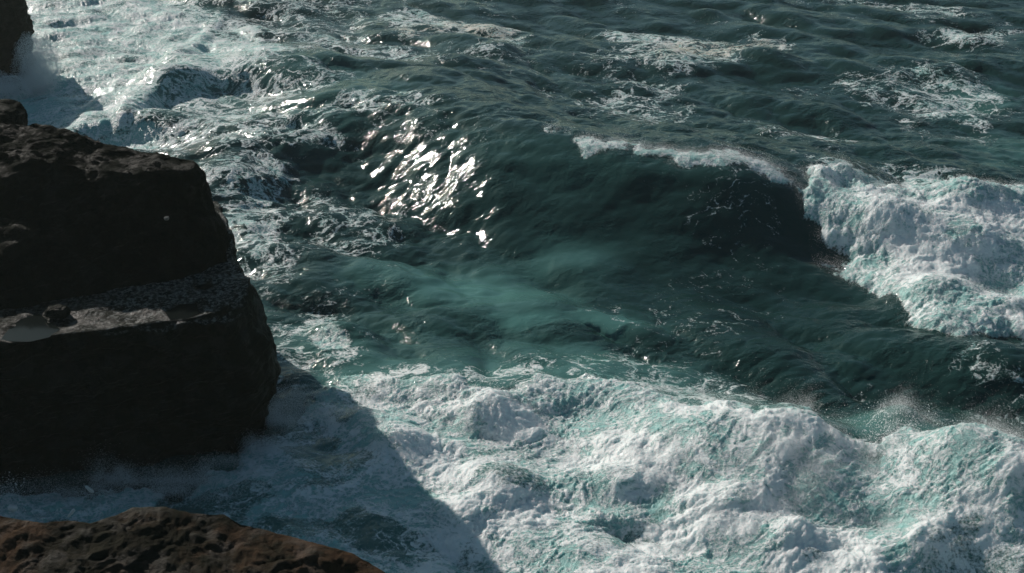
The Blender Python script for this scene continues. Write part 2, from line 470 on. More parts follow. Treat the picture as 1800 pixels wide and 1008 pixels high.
# ------------------------------------------------------------------ sea surface: one fan-shaped sheet to the horizon
dep = np.radians(np.arange(42.5, 13.2, -0.042))
ys = CAM_H / np.tan(dep)
ys = np.concatenate([np.array([2, 8, 14, 20, 25, 29, 32, 34.5, 36.5]), ys[ys > 37.5], ys[-1] * np.geomspace(1.01, 60, 60)])
us = np.arange(-0.475, 0.475, 0.00081)
side = 0.475 * np.geomspace(1.02, 8.0, 40)
us = np.concatenate([-side[::-1], us, side])
NV, NU = len(ys), len(us)
Yg, Ug = np.meshgrid(ys, us, indexing='ij')
X0 = (Ug * (Yg + 18.0)).ravel()
Y0 = Yg.ravel().copy()


def fft_tile(N, L, lam_lo, lam_hi, wind, spread, seed, chop):
    r = np.random.default_rng(seed)
    k = np.fft.fftfreq(N, L / N) * 2 * np.pi
    KX, KY = np.meshgrid(k, k)
    K = np.sqrt(KX ** 2 + KY ** 2) + 1e-9
    th = np.arctan2(KY, KX) - wind
    amp = K ** -2.35 * np.exp(-(K / (2 * np.pi / lam_lo)) ** 2) * np.exp(-((2 * np.pi / lam_hi) / K) ** 2)
    amp *= (np.abs(np.cos(th)) ** spread + 0.12)
    amp[0, 0] = 0
    ph = r.normal(size=(N, N)) + 1j * r.normal(size=(N, N))
    hk = amp * ph
    h = np.fft.ifft2(hk).real
    s = h.std()
    dx = np.fft.ifft2(-1j * KX / K * hk).real
    dy = np.fft.ifft2(-1j * KY / K * hk).real
    return (h / s).astype(np.float32), (chop * dx / s).astype(np.float32), (chop * dy / s).astype(np.float32)


def tile_sample(t, L, x, y):
    N = t.shape[0]
    u, v = (x / L * N) % N, (y / L * N) % N
    i, j = np.floor(u).astype(np.int32), np.floor(v).astype(np.int32)
    fu, fv = (u - i).astype(np.float32), (v - j).astype(np.float32)
    i, j = i % N, j % N
    i1, j1 = (i + 1) % N, (j + 1) % N
    return (t[j, i] * (1 - fu) + t[j, i1] * fu) * (1 - fv) + (t[j1, i] * (1 - fu) + t[j1, i1] * fu) * fv


# --- fields at every vertex
far = 1 - smooth(150, 500, Y0)
foam = bil(lace_map, X0, Y0) * (1 - smooth(170, 195, Y0))
tanv = bil(tan_map, X0, Y0)
aer_glow = bil(aer_glow_map, X0, Y0) * (1 - smooth(170, 195, Y0))
nz_a = fbm(X0 / 3.2, Y0 / 3.2, 5, 71, 0.55)
sdv = {}
mass = np.zeros_like(X0, dtype=np.float32)
which = np.zeros(len(X0), np.int8)
rough_edge = {'breaker': 1.5, 'surf': 1.2, 'wash': 1.6, 'crest': 1.0, 'bump': 0.5}
for i, (k, m) in enumerate(SD.items()):
    d = bil(m, X0, Y0) + rough_edge[k] * nz_a
    sdv[k] = d
    mk = smooth(-0.5, 0.7, d)
    if k == 'surf':      # gaps in the surf where clouded water shows
        gap = smooth(0.12, 0.55, fbm(X0 / 5.5, Y0 / 4.2, 3, 91))
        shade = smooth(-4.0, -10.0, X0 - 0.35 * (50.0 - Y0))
        mk = mk * (1 - 0.62 * shade * smooth(-0.55, 0.35, fbm(X0 / 3.6, Y0 / 3.0, 4, 95)))  # thinner foam by the rocks, also put in to deepen their shade
        mk = mk * (1 - 0.55 * gap * smooth(-6, 4, Y0 * 0 + bil(SD['surf'], X0, Y0)))
    if k == 'wash':
        mk = mk * (0.44 + 0.42 * smooth(-0.35, 0.35, fbm((X0 + 0.5 * Y0) / 6.5, (Y0 - 0.5 * X0) / 2.6, 4, 92)))
    if k == 'crest':
        mk = mk * (0.55 + 0.45 * smooth(-0.4, 0.3, fbm(X0 / 2.2, Y0 / 1.6, 4, 97)))
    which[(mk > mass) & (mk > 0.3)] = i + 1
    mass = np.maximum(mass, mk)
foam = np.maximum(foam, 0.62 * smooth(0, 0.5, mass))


def crest_wave(pts, Lf, Lb, p_front=1.0, trough=0.12):
    """A long wave whose crest runs through the given points (px, py, height)."""
    W = np.array([at(*q) for q in pts])
    o = np.argsort(W[:, 0])
    W = W[o]
    xs = np.linspace(W[0, 0], W[-1, 0], 400)
    yy, hh = np.interp(xs, W[:, 0], W[:, 1]), np.interp(xs, W[:, 0], W[:, 2])
    ker = np.hanning(41)
    ker /= ker.sum()
    yy = np.convolve(np.pad(yy, 20, mode='edge'), ker, 'valid')
    hh = np.convolve(np.pad(hh, 20, mode='edge'), ker, 'valid')
    cy = np.interp(X0, xs, yy)
    h = np.interp(X0, xs, hh)
    sl = np.interp(X0, xs, np.gradient(yy, xs))
    d = (cy - Y0) / np.sqrt(1 + sl * sl)
    d = d + 0.35 * perlin(X0 / 5, Y0 / 5, 5)
    fr = (0.5 + 0.5 * np.cos(np.pi * np.clip(d / Lf, 0, 1))) ** p_front
    fr = fr - trough * np.exp(-((d - Lf * 1.05) / (0.35 * Lf)) ** 2)
    bk = np.exp(-(np.minimum(d, 0) / Lb) ** 2)
    return (h * np.where(d > 0, fr, bk)).astype(np.float32), d, h


Z = np.zeros_like(X0, dtype=np.float32)
main, d_main, h_main = crest_wave([(230, 330, 0.0), (330, 280, .7), (430, 235, 1.5), (500, 198, 2.2), (600, 168, 3.0), (700, 162, 3.5), (800, 188, 3.9), (900, 224, 4.2), (1000, 246, 4.3), (1100, 260, 4.3), (1250, 276, 4.3), (1330, 282, 4.0), (1400, 292, 3.5), (1460, 306, 2.6), (1540, 328, 1.9), (1680, 338, 1.6), (1850, 350, 1.1), (2200, 360, 0.5)], 11.0, 13.0, 1.1)
Z += main
for pts, lf, lb, pf in [
    ([(130, 190, 0.0), (230, 165, 1.2), (300, 130, 1.5), (450, 115, 1.7), (560, 128, 1.3), (680, 140, 0.0)], 5.0, 9.0, 1.0),
    ([(650, 560, 0.0), (850, 538, .4), (950, 526, .7), (1040, 526, .75), (1130, 540, .6), (1350, 575, 0.0)], 4.0, 3.2, 1.0),
    ([(680, 500, 0.0), (930, 472, .35), (1050, 464, .5), (1180, 480, .4), (1420, 520, 0.0)], 4.0, 4.0, 1.0),
    ([(1000, 720, 0.0), (1120, 712, .7), (1250, 728, 1.3), (1400, 752, 1.8), (1500, 776, 2.1), (1580, 752, 2.8), (1680, 768, 2.5), (1800, 805, 2.3), (1950, 830, 2.4), (2300, 850, 1.5)], 9.0, 3.0, 0.8),
    ([(560, 650, 0.0), (650, 655, .5), (800, 668, .9), (850, 690, .9), (960, 676, .7), (1060, 670, .5), (1200, 700, 0.0)], 3.2, 3.0, 0.9),
    ([(1400, 640, 0.0), (1550, 600, .5), (1700, 625, 1.0), (1900, 650, 1.1), (2200, 660, .5)], 4.0, 6.0, 1.0),
    ([(1250, 120, 0), (1400, 120, .6), (1500, 110, 1.0), (1650, 120, .8), (1800, 110, .5)], 5.0, 7.0, 1.0),
    ([(600, 50, 0), (700, 55, .9), (900, 82, .9), (1050, 90, .5), (1200, 110, .7), (1350, 100, .7), (1500, 80, .0)], 5.0, 8.0, 1.0),
    ([(60, 262, .0), (150, 215, .8), (250, 200, 1.3), (320, 215, .9), (400, 240, 0)], 3.0, 5.0, 0.8),
]:
    Z += crest_wave(pts, lf, lb, pf)[0]

for px, py, h, rx, ry in [  # heaps and hollows of whitewater
    (860, 735, .7, 2.2, 1.4), (690, 775, 1.2, 1.8, 1.6), (640, 745, .7, 1.5, 1.2), (1360, 800, 1.1, 3.0, 2.2), (1220, 800, .7, 2.5, 1.6), (1760, 900, 2.0, 2.6, 3.0),
    (1540, 880, -.6, 1.8, 2.0), (1480, 960, -.4, 2.0, 1.5), (1400, 950, .9, 1.8, 1.4), (1620, 985, 1.0, 1.8, 1.5), (1580, 775, .9, 1.2, 1.2), (870, 850, .6, 2.0, 1.2), (950, 905, -.4, 2.0, 1.0),
    (1080, 850, .5, 2.2, 1.0), (1070, 905, .5, 1.5, .8), (820, 900, .6, 1.6, 1.0), (1290, 900, .7, 2.0, 1.2), (1660, 870, .8, 1.4, 1.2),
    (1480, 350, .4, 2.4, 2.0), (1560, 420, 1.3, 3.0, 2.4), (1700, 440, 1.4, 3.0, 2.0), (1640, 520, 1.2, 2.4, 1.6), (1760, 520, -0.8, 2.0, 1.4), (1700, 380, 1.0, 3, 2), (1760, 560, .9, 3.0, 1.2), (1590, 370, -.6, 2, 1.5),
    (300, 150, 1.0, 3, 2), (590, 585, .5, 1.6, .8),
]:
    cx, cy, _ = at(px, py, max(h * 0.6, 0))
    Z += h * np.exp(-((X0 - cx) / rx) ** 2 - ((Y0 - cy) / ry) ** 2)
# the broken wave is thick at its leading edge
Z += 0.95 * (1 - np.exp(-np.maximum(sdv['breaker'], 0) / 1.5)) * (1 - smooth(6, 18, sdv['breaker']))
Z += 0.35 * (1 - np.exp(-np.maximum(sdv['surf'], 0) / 0.8))
Z += 0.30 * (1 - np.exp(-np.maximum(sdv['crest'], 0) / 0.5)) * 0.7

# cross chop on the shoulder of the big wave
sho = smooth(-28, -20, X0) * (1 - smooth(-5, 3, X0)) * smooth(0.5, 2.5, h_main) * smooth(-4, 1, d_main) * (1 - smooth(12, 18, d_main))
Z += sho * (0.22 * perlin(X0 / 2.6, Y0 / 1.9, 141) + 0.14 * perlin(X0 / 1.2, Y0 / 1.0, 142))
# flow ridges in the wash
wsh = smooth(-1.0, 3.0, bil(SD['wash'], X0, Y0))
Z += wsh * 0.30 * fbm((X0 + 0.45 * Y0) / 7.0, (Y0 - 0.45 * X0) / 2.4, 4, 131, 0.5)
# wind sea
t1 = fft_tile(768, 96.0, 1.1, 9.0, R(78), 2.0, 21, 1.0)
t2 = fft_tile(768, 31.0, 0.22, 1.6, R(100), 1.2, 22, 1.0)
c, s_ = math.cos(0.35), math.sin(0.35)
xr, yr = X0 * c - Y0 * s_, X0 * s_ + Y0 * c
calm = 1 - 0.55 * smooth(0.1, 0.4, aer_glow)
face = smooth(-9, 2, X0) * smooth(0.5, 3.0, h_main) * smooth(-3, 1, d_main) * (1 - smooth(12, 17, d_main))
A1 = 0.21 * far * (1 - 0.35 * mass) * (1 - 0.45 * face) * (1 - 0.55 * smooth(0.3, 0.6, aer_glow) * (1 - smooth(0.1, 0.4, mass)))
A2 = 0.022 * (1 - smooth(90, 160, Y0)) * calm
slick = np.clip(0.9 * face + smooth(0.35, 0.8, aer_glow) * (1 - smooth(0.1, 0.4, mass)), 0, 1)
A2 = A2 * (1 - 0.5 * slick)
h1, dx1, dy1 = (tile_sample(t, 96.0, xr, yr) for t in t1)
h2, dx2, dy2 = (tile_sample(t, 31.0, X0 + 3, Y0) for t in t2)
Z += A1 * h1 + A2 * h2
DX = A1 * (dx1 * c + dy1 * s_) + A2 * dx2
DY = A1 * (-dx1 * s_ + dy1 * c) + A2 * dy2
# long swell far out
Z += far * 0.35 * smooth(70, 110, Y0) * np.sin(Y0 / 4.1 + 1.3 * perlin(X0 / 20, Y0 / 30, 77) * 2 + X0 * 0.03)

# churned relief of thick foam: puffs upon puffs
bil_n = np.zeros_like(Z)
wx = 0.7 * perlin(X0 / 2.3, Y0 / 2.3, 301)
wy = 0.7 * perlin(X0 / 2.3 + 50, Y0 / 2.3, 302)
thick = np.maximum(smooth(0.5, 3.0, sdv['breaker']), np.maximum(smooth(-2.5, 0.5, Y0 * 0 + 0.0) * 0, 0))
big_b = smooth(at(0, 640)[1], at(0, 700)[1], Y0)
big = np.clip(np.maximum(smooth(-0.2, 2.0, sdv['breaker']), smooth(0, 2.0, sdv['surf']) * smooth(-14, 8, X0) * 0.9 + 0.35 * smooth(0, 1, sdv['surf'])), 0, 1)
puffy = smooth(-0.25, 0.45, fbm(X0 / 4.5, Y0 / 4.0, 3, 311)) * big
bil_n += (0.17 * perlin((X0 + wx) / 4.2, (Y0 + wy) / 3.4, 401) + 0.08 * perlin((X0 + wx) / 2.0, (Y0 + wy) / 1.6, 402)) * (0.35 + 0.65 * big) * (0.55 + 0.45 * smooth(0, 6, X0))
for lam, a, sd_ in [(1.3, 0.17, 3), (0.66, 0.10, 4), (0.34, 0.06, 5), (0.19, 0.035, 6)]:
    n = np.abs(perlin((X0 + 0.5 * wx) / lam, (Y0 + 0.5 * wy) / lam * 1.1, 400 + sd_))
    bil_n += a * n * (0.10 + 1.15 * puffy)
# torn strands: thin raised curls along warped lines
for lam, a, sd_ in [(1.9, 0.08, 7), (0.8, 0.055, 8)]:
    n = fbm((X0 + 1.3 * wx) / lam, (Y0 + 1.3 * wy) / lam * 1.6, 3, 420 + sd_, 0.55)
    bil_n += a * np.exp(-(n / 0.10) ** 2) * (1 - 0.5 * puffy)
Z += mass * (bil_n - 0.10)

VX, VY = X0 + DX, Y0 + DY
V = np.stack([VX, VY, Z], 1).astype(np.float32)
ii = np.arange(NV * NU).reshape(NV, NU)
F = np.stack([ii[:-1, :-1], ii[:-1, 1:], ii[1:, 1:], ii[1:, :-1]], -1).reshape(-1, 4)
wf = which[F[:, 0]]
mf = mass[F].mean(1)
ff = foam[F].mean(1)
fid = np.where(mf > 0.42, wf, 0).astype(np.int32)
RAFTS = {10: LACE[2][0], 11: LACE[4][0], 12: LACE[6][0], 13: LACE[3][0]}
for k, q in RAFTS.items():
    d = bil(sdf(q), X0, Y0)[F[:, 0]]
    fid[(d > -2.0) & (ff > 0.5) & (fid == 0)] = k
ATT = {'slick': slick, 'puff': puffy * smooth(0.2, 0.6, mass), 'foam': foam, 'mass': mass, 'aer_glow': aer_glow, 'tan': tanv}


def surface_piece(name, k):
    f = F[fid == k]
    u, inv = np.unique(f, return_inverse=True)
    return make_mesh(name, V[u], inv.reshape(-1, 4), M_SEA, attrs={n: a[u] for n, a in ATT.items()})


tag(surface_piece('sea', 0), 'dark teal sea with a steep unbroken wave and lacy foam', 'sea', 'structure')
NAMES = {
    1: ('whitewater', 'thick white foam tumbling from the broken end of the big wave', 'breaking wave foam'),
    2: ('whitewater', 'broad churning white surf between the black rocks and the bottom edge, partly in shadow', 'surf'),
    3: ('whitewater', 'glittering pinkish white wash around the far rock stack', 'surf'),
    4: ('whitewater', 'narrow white foam crest along the top of the unbroken dark wave', 'wave crest'),
    5: ('whitewater', 'small sunlit foam lip beside the shaded foot of the rock ledge', 'surf'),
    10: ('foam_patch', 'streaky pale foam patch drifting behind the glittering wave top', 'foam patch'),
    11: ('foam_patch', 'long beige foam patch with swirled streaks on dark far water', 'foam patch'),
    12: ('foam_patch', 'small white foam patch near the upper right corner of the sea', 'foam patch'),
    13: ('foam_patch', 'thin tan foam streak just below the pale streaky patch', 'foam patch'),
}
for k, (nm, lab, cat) in NAMES.items():
    if (fid == k).sum() > 50:
        tag(surface_piece(nm, k), lab, cat, 'stuff')

# ------------------------------------------------------------------ rocks
def resample(poly, n):
    Pp = np.array(poly, float)
    Q = np.vstack([Pp, Pp[:1]])
    seg = np.linalg.norm(np.diff(Q, axis=0), axis=1)
    s = np.concatenate([[0], np.cumsum(seg)])
    t = np.linspace(0, s[-1], n, endpoint=False)
    return np.stack([np.interp(t, s, Q[:, k]) for k in range(Q.shape[1])], 1)


def normals_of(v, f):
    fn = np.cross(v[f[:, 2]] - v[f[:, 0]], v[f[:, 3]] - v[f[:, 1]])
    n = np.zeros_like(v)
    for k in range(4):
        np.add.at(n, f[:, k], fn)
    return n / (np.linalg.norm(n, axis=1)[:, None] + 1e-9)


def rock_disp(p, seed, amp):
    wob = 0.5 * np.stack([perlin3(p / 1.7, seed + 40), perlin3(p / 1.7, seed + 41), perlin3(p / 1.7, seed + 42)], 1)
    d = 0
    a = amp
    lam = 3.2
    for k in range(7):
        n = perlin3((p + wob) / np.array([lam * 1.25, lam * 1.25, lam * 0.62]), seed + k)
        d = d + a * (n if k < 1 else (0.5 - 1.6 * np.abs(n)) if k in (1, 3) else (1.7 * np.abs(n) - 0.5))
        a *= 0.56
        lam *= 0.5
    return d


def loft(rings, n, m, cap=10):
    """Closed rings from foot to rim (same meaning of each corner), capped at the top."""
    R_ = [np.array(r, float) for r in rings]
    # corners correspond: resample each ring by the same corner parameter
    nc = len(R_[0])
    L = sum(np.linalg.norm(np.roll(r, -1, 0) - r, axis=1) for r in R_)
    cnt = np.maximum((L / L.sum() * n).astype(int), 2)
    RR = []
    for r in R_:
        q = np.roll(r, -1, 0)
        RR.append(np.vstack([r[i] + (q[i] - r[i]) * np.linspace(0, 1, cnt[i], endpoint=False)[:, None] for i in range(nc)]))
    n = len(RR[0])
    zs = np.linspace(0, len(RR) - 1, m)
    lev = []
    for z in zs:
        i = min(int(z), len(RR) - 2)
        f = z - i
        lev.append(RR[i] * (1 - f) + RR[i + 1] * f)
    top = RR[-1]
    cen = top.mean(0)
    for t in np.linspace(0, 1, cap + 1)[1:]:
        lev.append(top * (1 - t * 0.999) + cen * t * 0.999)
    v = np.vstack(lev)
    k = len(lev)
    ii = np.arange(k * n).reshape(k, n)
    jj = np.roll(ii, -1, axis=1)
    f = np.stack([ii[:-1], jj[:-1], jj[1:], ii[1:]], -1).reshape(-1, 4)
    return v, f


def ring(pts, z):
    return [(x, y, z) if not isinstance(z, (list, tuple)) else None for x, y in pts]


headland = tag(empty('rock_headland', (-19, 55, 0)), 'huge black headland rock with wet ledge and higher block behind, left of the dark wave', 'rock')
HL = np.array([-19.0, 55.0, 0.0])

# lower block: corners front-left, front-right..., then round the hidden back
def low_ring(z, fx=0.0, fy=0.0):
    # shape of the right end changes with height as in the photo
    rt = np.interp(z, [-2, 0.4, 2.0, 3.9, 5.5, 7.0, 7.6], [-12.2, -12.25, -11.55, -11.15, -11.6, -12.2, -12.6])
    fyv = np.interp(z, [-2, 0.5, 7.0, 7.6], [0.3, 0.0, -0.25, 0.0])
    base = [(-42, 46.6), (-30, 47.6), (-24, 48.3), (-19.5, 49.4), (-15.5, 50.5), (rt - 0.9, 51.2), (rt, 52.6), (rt - 0.2, 54.4), (rt - 1.2, 56.6), (-14.4, 59.6), (-16, 64), (-24, 67), (-42, 64)]
    return [(x + fx, y + fyv + fy, z) for x, y in base]


v, f = loft([low_ring(z) for z in (-2, 0.4, 2.0, 3.9, 5.5, 7.0, 7.6)], 460, 80, 130)
nrm = normals_of(v, f)
up = smooth(0.6, 0.95, nrm[:, 2])
v = v + nrm * (rock_disp(v, 11, 0.42) * (1 - up) + 0.45 * up * rock_disp(v * np.array([1, 1.6, 1.0]), 31, 0.36))[:, None]
POOLS = [
    [(16, 591), (30, 573), (46, 561), (62, 556), (74, 566), (90, 577), (78, 586), (52, 592)],
    [(300, 547), (318, 537), (338, 536), (341, 548), (330, 555), (306, 556)],
    [(346, 502), (362, 498), (371, 501), (360, 506)],
]
pool_z = 7.60
inner_sd = np.full(len(v), -9.0)
for pl in POOLS:
    W = np.array([at(a, b, pool_z)[:2] for a, b in pl])
    c0 = W.mean(0)
    for ax, ay, bx, by in [(*W[i], *W[(i + 1) % len(W)]) for i in range(len(W))]:
        pass
    rel = v[:, :2] - c0
    ang = np.arctan2(rel[:, 1], rel[:, 0])
    aw = np.arctan2(W[:, 1] - c0[1], W[:, 0] - c0[0])
    rw = np.linalg.norm(W - c0, axis=1)
    o = np.argsort(aw)
    rr = np.interp(ang, aw[o], rw[o], period=2 * np.pi)
    inner_sd = np.maximum(inner_sd, rr - np.linalg.norm(rel, axis=1))
inner_sd = inner_sd + 0.30 * perlin3(v * 1.9, 203) + 0.12 * perlin3(v * 5.0, 204)
pm = smooth(-0.45, 0.15, inner_sd) * (v[:, 2] > 6.8)
v[:, 2] = v[:, 2] * (1 - pm) + (pool_z - 0.16) * pm
glint_paint = smooth(0.55, 0.9, normals_of(v, f)[:, 2]) * smooth(6.2, 7.2, v[:, 2]) * (1 - pm) * (0.35 + 0.65 * smooth(-22, -16, v[:, 0]))  # painted glints on the ledge top, stronger towards its right end
make_mesh('rock_ledge', v - HL, f, M_ROCK, headland, attrs={'glint_paint': glint_paint})

# upper block
fb = [(-42, 48.5), (-30, 49.8), (-24, 51.2), (-19.5, 53.1), (-16.6, 54.4), (-14.9, 55.3), (-14.0, 56.5), (-14.2, 58.2), (-15.0, 60.2), (-17, 64), (-24, 67), (-42, 66)]
m0 = [(-42, 50.6), (-30, 51.9), (-24, 53.0), (-19.8, 54.6), (-17.1, 55.2), (-15.3, 56.0), (-14.5, 56.9), (-14.5, 58.4), (-15.2, 60.2), (-17, 63.4), (-24, 66.4), (-42, 65.4)]
m1 = [(-42, 53.6), (-30, 54.8), (-24.2, 55.8), (-20, 56.3), (-17.4, 56.4), (-15.8, 57.0), (-15.1, 57.7), (-15.0, 58.6), (-15.5, 60.0), (-17.2, 62), (-24, 65), (-42, 64.5)]
tp = [(-42, 57.6, 12.4), (-30, 58.4, 12.4), (-24.4, 58.8, 12.3), (-20.8, 57.9, 11.9), (-18.2, 57.6, 11.7), (-16.4, 57.9, 11.7), (-15.6, 58.2, 11.8), (-15.4, 58.6, 11.9), (-16.0, 59.0, 12.0), (-18.4, 59.2, 12.1), (-24, 61.2, 13.0), (-42, 63, 13.4)]
v, f = loft([[(x, y, 6.4) for x, y in fb], [(x, y, 7.6) for x, y in fb], [(x, y, 9.0) for x, y in m0], [(x, y, 10.3) for x, y in m1], tp], 460, 90, 80)
nrm = normals_of(v, f)
v = v + nrm * rock_disp(v, 51, 0.36)[:, None]
make_mesh('upper_rock', v - HL, f, M_ROCK_UP, headland)


def blob_rock(name, c, r, seed, amp, material, n=40, parent=None, squash=0.75):
    """A free rock: a lumpy ball with a flattened foot."""
    th = np.linspace(0.02, np.pi - 0.02, n)
    ph = np.linspace(0, 2 * np.pi, 2 * n, endpoint=False)
    TH, PH = np.meshgrid(th, ph, indexing='ij')
    d = np.stack([np.sin(TH) * np.cos(PH), np.sin(TH) * np.sin(PH), np.cos(TH)], -1).reshape(-1, 3)
    d = d / np.max(np.abs(d) ** 1.0, axis=1, keepdims=True) ** 0.35
    v = d * np.array(r)
    k = float(np.mean(r))
    nn = d / np.linalg.norm(d, axis=1)[:, None]
    v = v + nn * (rock_disp(v / k * 2.0 + seed * 3.7, seed, amp) * k)[:, None]
    ii = np.arange(n * 2 * n).reshape(n, 2 * n)
    jj = np.roll(ii, -1, axis=1)
    f = np.stack([ii[:-1], ii[1:], jj[1:], jj[:-1]], -1).reshape(-1, 4)
    o = make_mesh(name, v, f, material, parent)
    o.location = c
    return o


tag(blob_rock('boulder', (-26.9, 63.0, 12.5), (1.6, 1.3, 1.0), 5, 0.16, M_ROCK_UP, 60), 'rounded black boulder on top of the headland beneath the far stack', 'boulder')

# far stack
sk = [(-47, 104), (-43.6, 107.2), (-42.6, 109.5), (-43.5, 113), (-50, 118), (-62, 116), (-64, 106)]


def sr(z, k, dx):
    cx, cy = -53.0, 111.0
    return [(cx + (x - cx) * k + dx, cy + (y - cy) * k, z) for x, y in sk]


v, f = loft([sr(-2, 1.03, 0), sr(1, 1.0, 0), sr(3.0, 1.0, 0.25), sr(5, 0.99, 0.1), sr(7, 1.0, 0.15), sr(8.2, .97, -0.1), sr(9.3, .82, -1.2), sr(10.2, .55, -3.0)], 300, 110, 40)
nrm = normals_of(v, f)
v = v + nrm * rock_disp(v, 71, 0.55)[:, None]
c0 = np.array([-53.0, 111.0, 0.0])
o = make_mesh('sea_stack', v - c0, f, M_ROCK_UP)
o.location = c0
tag(o, 'tall dark rock stack with spray at its foot at the top left', 'rock')

# near rock
FR = [(-60, 905), (0, 906), (40, 915), (75, 920), (120, 915), (160, 920), (205, 906), (235, 894), (285, 893), (335, 903), (395, 905), (425, 921), (480, 936), (535, 951), (575, 963), (615, 972), (650, 988), (690, 1016), (740, 1050)]
ridge = np.array([at(a, b, 15.2 - 0.0016 * max(a - 300, 0)) for a, b in FR])
xs = np.linspace(ridge[0, 0] - 4, ridge[-1, 0] + 1.0, 420)
ry = np.interp(xs, ridge[:, 0], ridge[:, 1])
rz = np.interp(xs, ridge[:, 0], ridge[:, 2])
prof_t = np.concatenate([np.linspace(-1, 0, 24), np.linspace(0, 1, 190)[1:]])
rows = []
for t in prof_t:
    if t <= 0:      # hidden far side drops to the water
        rows.append(np.stack([xs, ry + (-t) * 2.5, rz + t * 17.0 - 0.0], 1) if t < 0 else np.stack([xs, ry, rz], 1))
    else:           # slope that faces the viewer
        rows.append(np.stack([xs, ry - t * 6.5, rz - 0.25 * t - 2.6 * t * t], 1))
v = np.vstack(rows)
k = len(rows)
ii = np.arange(k * len(xs)).reshape(k, len(xs))
f = np.stack([ii[:-1, :-1], ii[1:, :-1], ii[1:, 1:], ii[:-1, 1:]], -1).reshape(-1, 4)
nrm = normals_of(v, f)
if nrm[:, 2].mean() < 0:
    f = f[:, ::-1]
    nrm = -nrm
tt = np.repeat(prof_t, len(xs))
v = v + nrm * (rock_disp(v * 2.2, 91, 0.20) * smooth(-0.02, 0.12, np.abs(tt) + 0.03))[:, None]
c0 = np.array([-7.0, 23.0, 0.0])
o = make_mesh('foreground_rock', v - c0, f, M_ROCK2)
o.location = c0
tag(o, 'rough brown rock top rising in front of the shaded surf, lower left corner', 'rock')

# rock pools and loose stones on the ledge
PL = ['wide grey rock pool at the left end of the wet ledge', 'small dim rock pool near the right end of the wet ledge', 'narrow sliver of pool water against the foot of the upper block']
for pl, lab in zip(POOLS, PL):
    W = np.array([at(a, b, pool_z) for a, b in pl])
    W = resample(W, 48)
    c0 = W.mean(0)
    n = len(W)
    vv, ff_ = [], []
    for t in (1.45, 0.75, 0.4, 0.05):
        vv.append((W - c0) * t)
    vv = np.vstack(vv)
    ii = np.arange(4 * n).reshape(4, n)
    jj = np.roll(ii, -1, 1)
    fq = np.stack([ii[:-1], jj[:-1], jj[1:], ii[1:]], -1).reshape(-1, 4)
    o = make_mesh('rock_pool', vv, fq, M_POOL)
    o.location = (c0[0], c0[1], pool_z - 0.06)
    tag(o, lab, 'rock pool')
tag(blob_rock('stone', np.array(at(102, 552, 7.7)) + np.array((0, 0, .12)), (0.55, 0.35, 0.26), 8, 0.2, M_ROCK, 30), 'wedge shaped wet stone beside the wide grey rock pool', 'stone')
tag(blob_rock('stone', at(293, 384, 11.6), (0.11, 0.10, 0.09), 9, 0.2, rock_material('pale_stone', (0.16, 0.17, 0.16, 1), (0.2, 0.2, 0.19, 1), (0.1, 0.11, 0.1, 1)), 16), 'tiny pale stone lying on the dark upper block', 'stone')

# ------------------------------------------------------------------ spray: drops in the air, each cloud one object
def points_group():
    g = bpy.data.node_groups.new('drops', 'GeometryNodeTree')
    g.interface.new_socket('Geometry', in_out='INPUT', socket_type='NodeSocketGeometry')
    g.interface.new_socket('Geometry', in_out='OUTPUT', socket_type='NodeSocketGeometry')
    gi, go = g.nodes.new('NodeGroupInput'), g.nodes.new('NodeGroupOutput')
    mp = g.nodes.new('GeometryNodeMeshToPoints')
    na = g.nodes.new('GeometryNodeInputNamedAttribute')
    na.data_type = 'FLOAT'
    na.inputs['Name'].default_value = 'rad'
    sm = g.nodes.new('GeometryNodeSetMaterial')
    sm.inputs['Material'].default_value = M_SPRAY
    g.links.new(gi.outputs[0], mp.inputs['Mesh'])
    g.links.new(na.outputs['Attribute'], mp.inputs['Radius'])
    g.links.new(mp.outputs[0], sm.inputs[0])
    g.links.new(sm.outputs[0], go.inputs[0])
    return g


GN = points_group()


def drops(name, p, r, label, cat='spray'):
    o = make_mesh(name, p, None, M_SPRAY, attrs={'rad': r})
    md = o.modifiers.new('drops', 'NODES')
    md.node_group = GN
    return tag(o, label, cat, 'stuff')


def flakes(name, p, r, label, cat='spray'):
    # torn films and beads of water: one little three-cornered scrap each
    n = len(p)
    nn = np.array(SUNV) + 0.55 * rng.normal(size=(n, 3))
    nn /= np.linalg.norm(nn, axis=1)[:, None]
    a = np.cross(nn, rng.normal(size=(n, 3)))
    a /= np.linalg.norm(a, axis=1)[:, None]
    b = np.cross(nn, a)
    rr = (np.asarray(r) * 1.55)[:, None]
    v = np.stack([p + rr * a, p + rr * (-0.5 * a + 0.866 * b), p + rr * (-0.5 * a - 0.866 * b)], 1).reshape(-1, 3)
    o = make_mesh(name, v, np.arange(3 * n).reshape(-1, 3), M_SPRAY, smooth_=False)
    return tag(o, label, cat, 'stuff')


cell = np.gradient(ys)[:, None] * (np.gradient(us)[None, :] * (ys[:, None] + 18.0))
cell = cell.ravel()
VXY_ok = (np.abs(Ug.ravel()) < 0.5) & (Y0 > 36) & (Y0 < 160)


def from_surface(weight, count, r_lo, r_hi, lift, drift=(0, 0, 0), jitter=0.05, power=1.0):
    w = np.where(VXY_ok, weight, 0) * cell
    w = np.maximum(w, 0)
    idx = rng.choice(len(w), count, p=w / w.sum())
    p = V[idx].astype(np.float64) + rng.normal(0, jitter, (count, 3))
    hgt = rng.exponential(1.0, count) ** power * lift
    p[:, 2] += hgt
    p += np.array(drift) * hgt[:, None]
    r = r_lo * (r_hi / r_lo) ** (rng.random(count) ** 2.2)
    return p, r


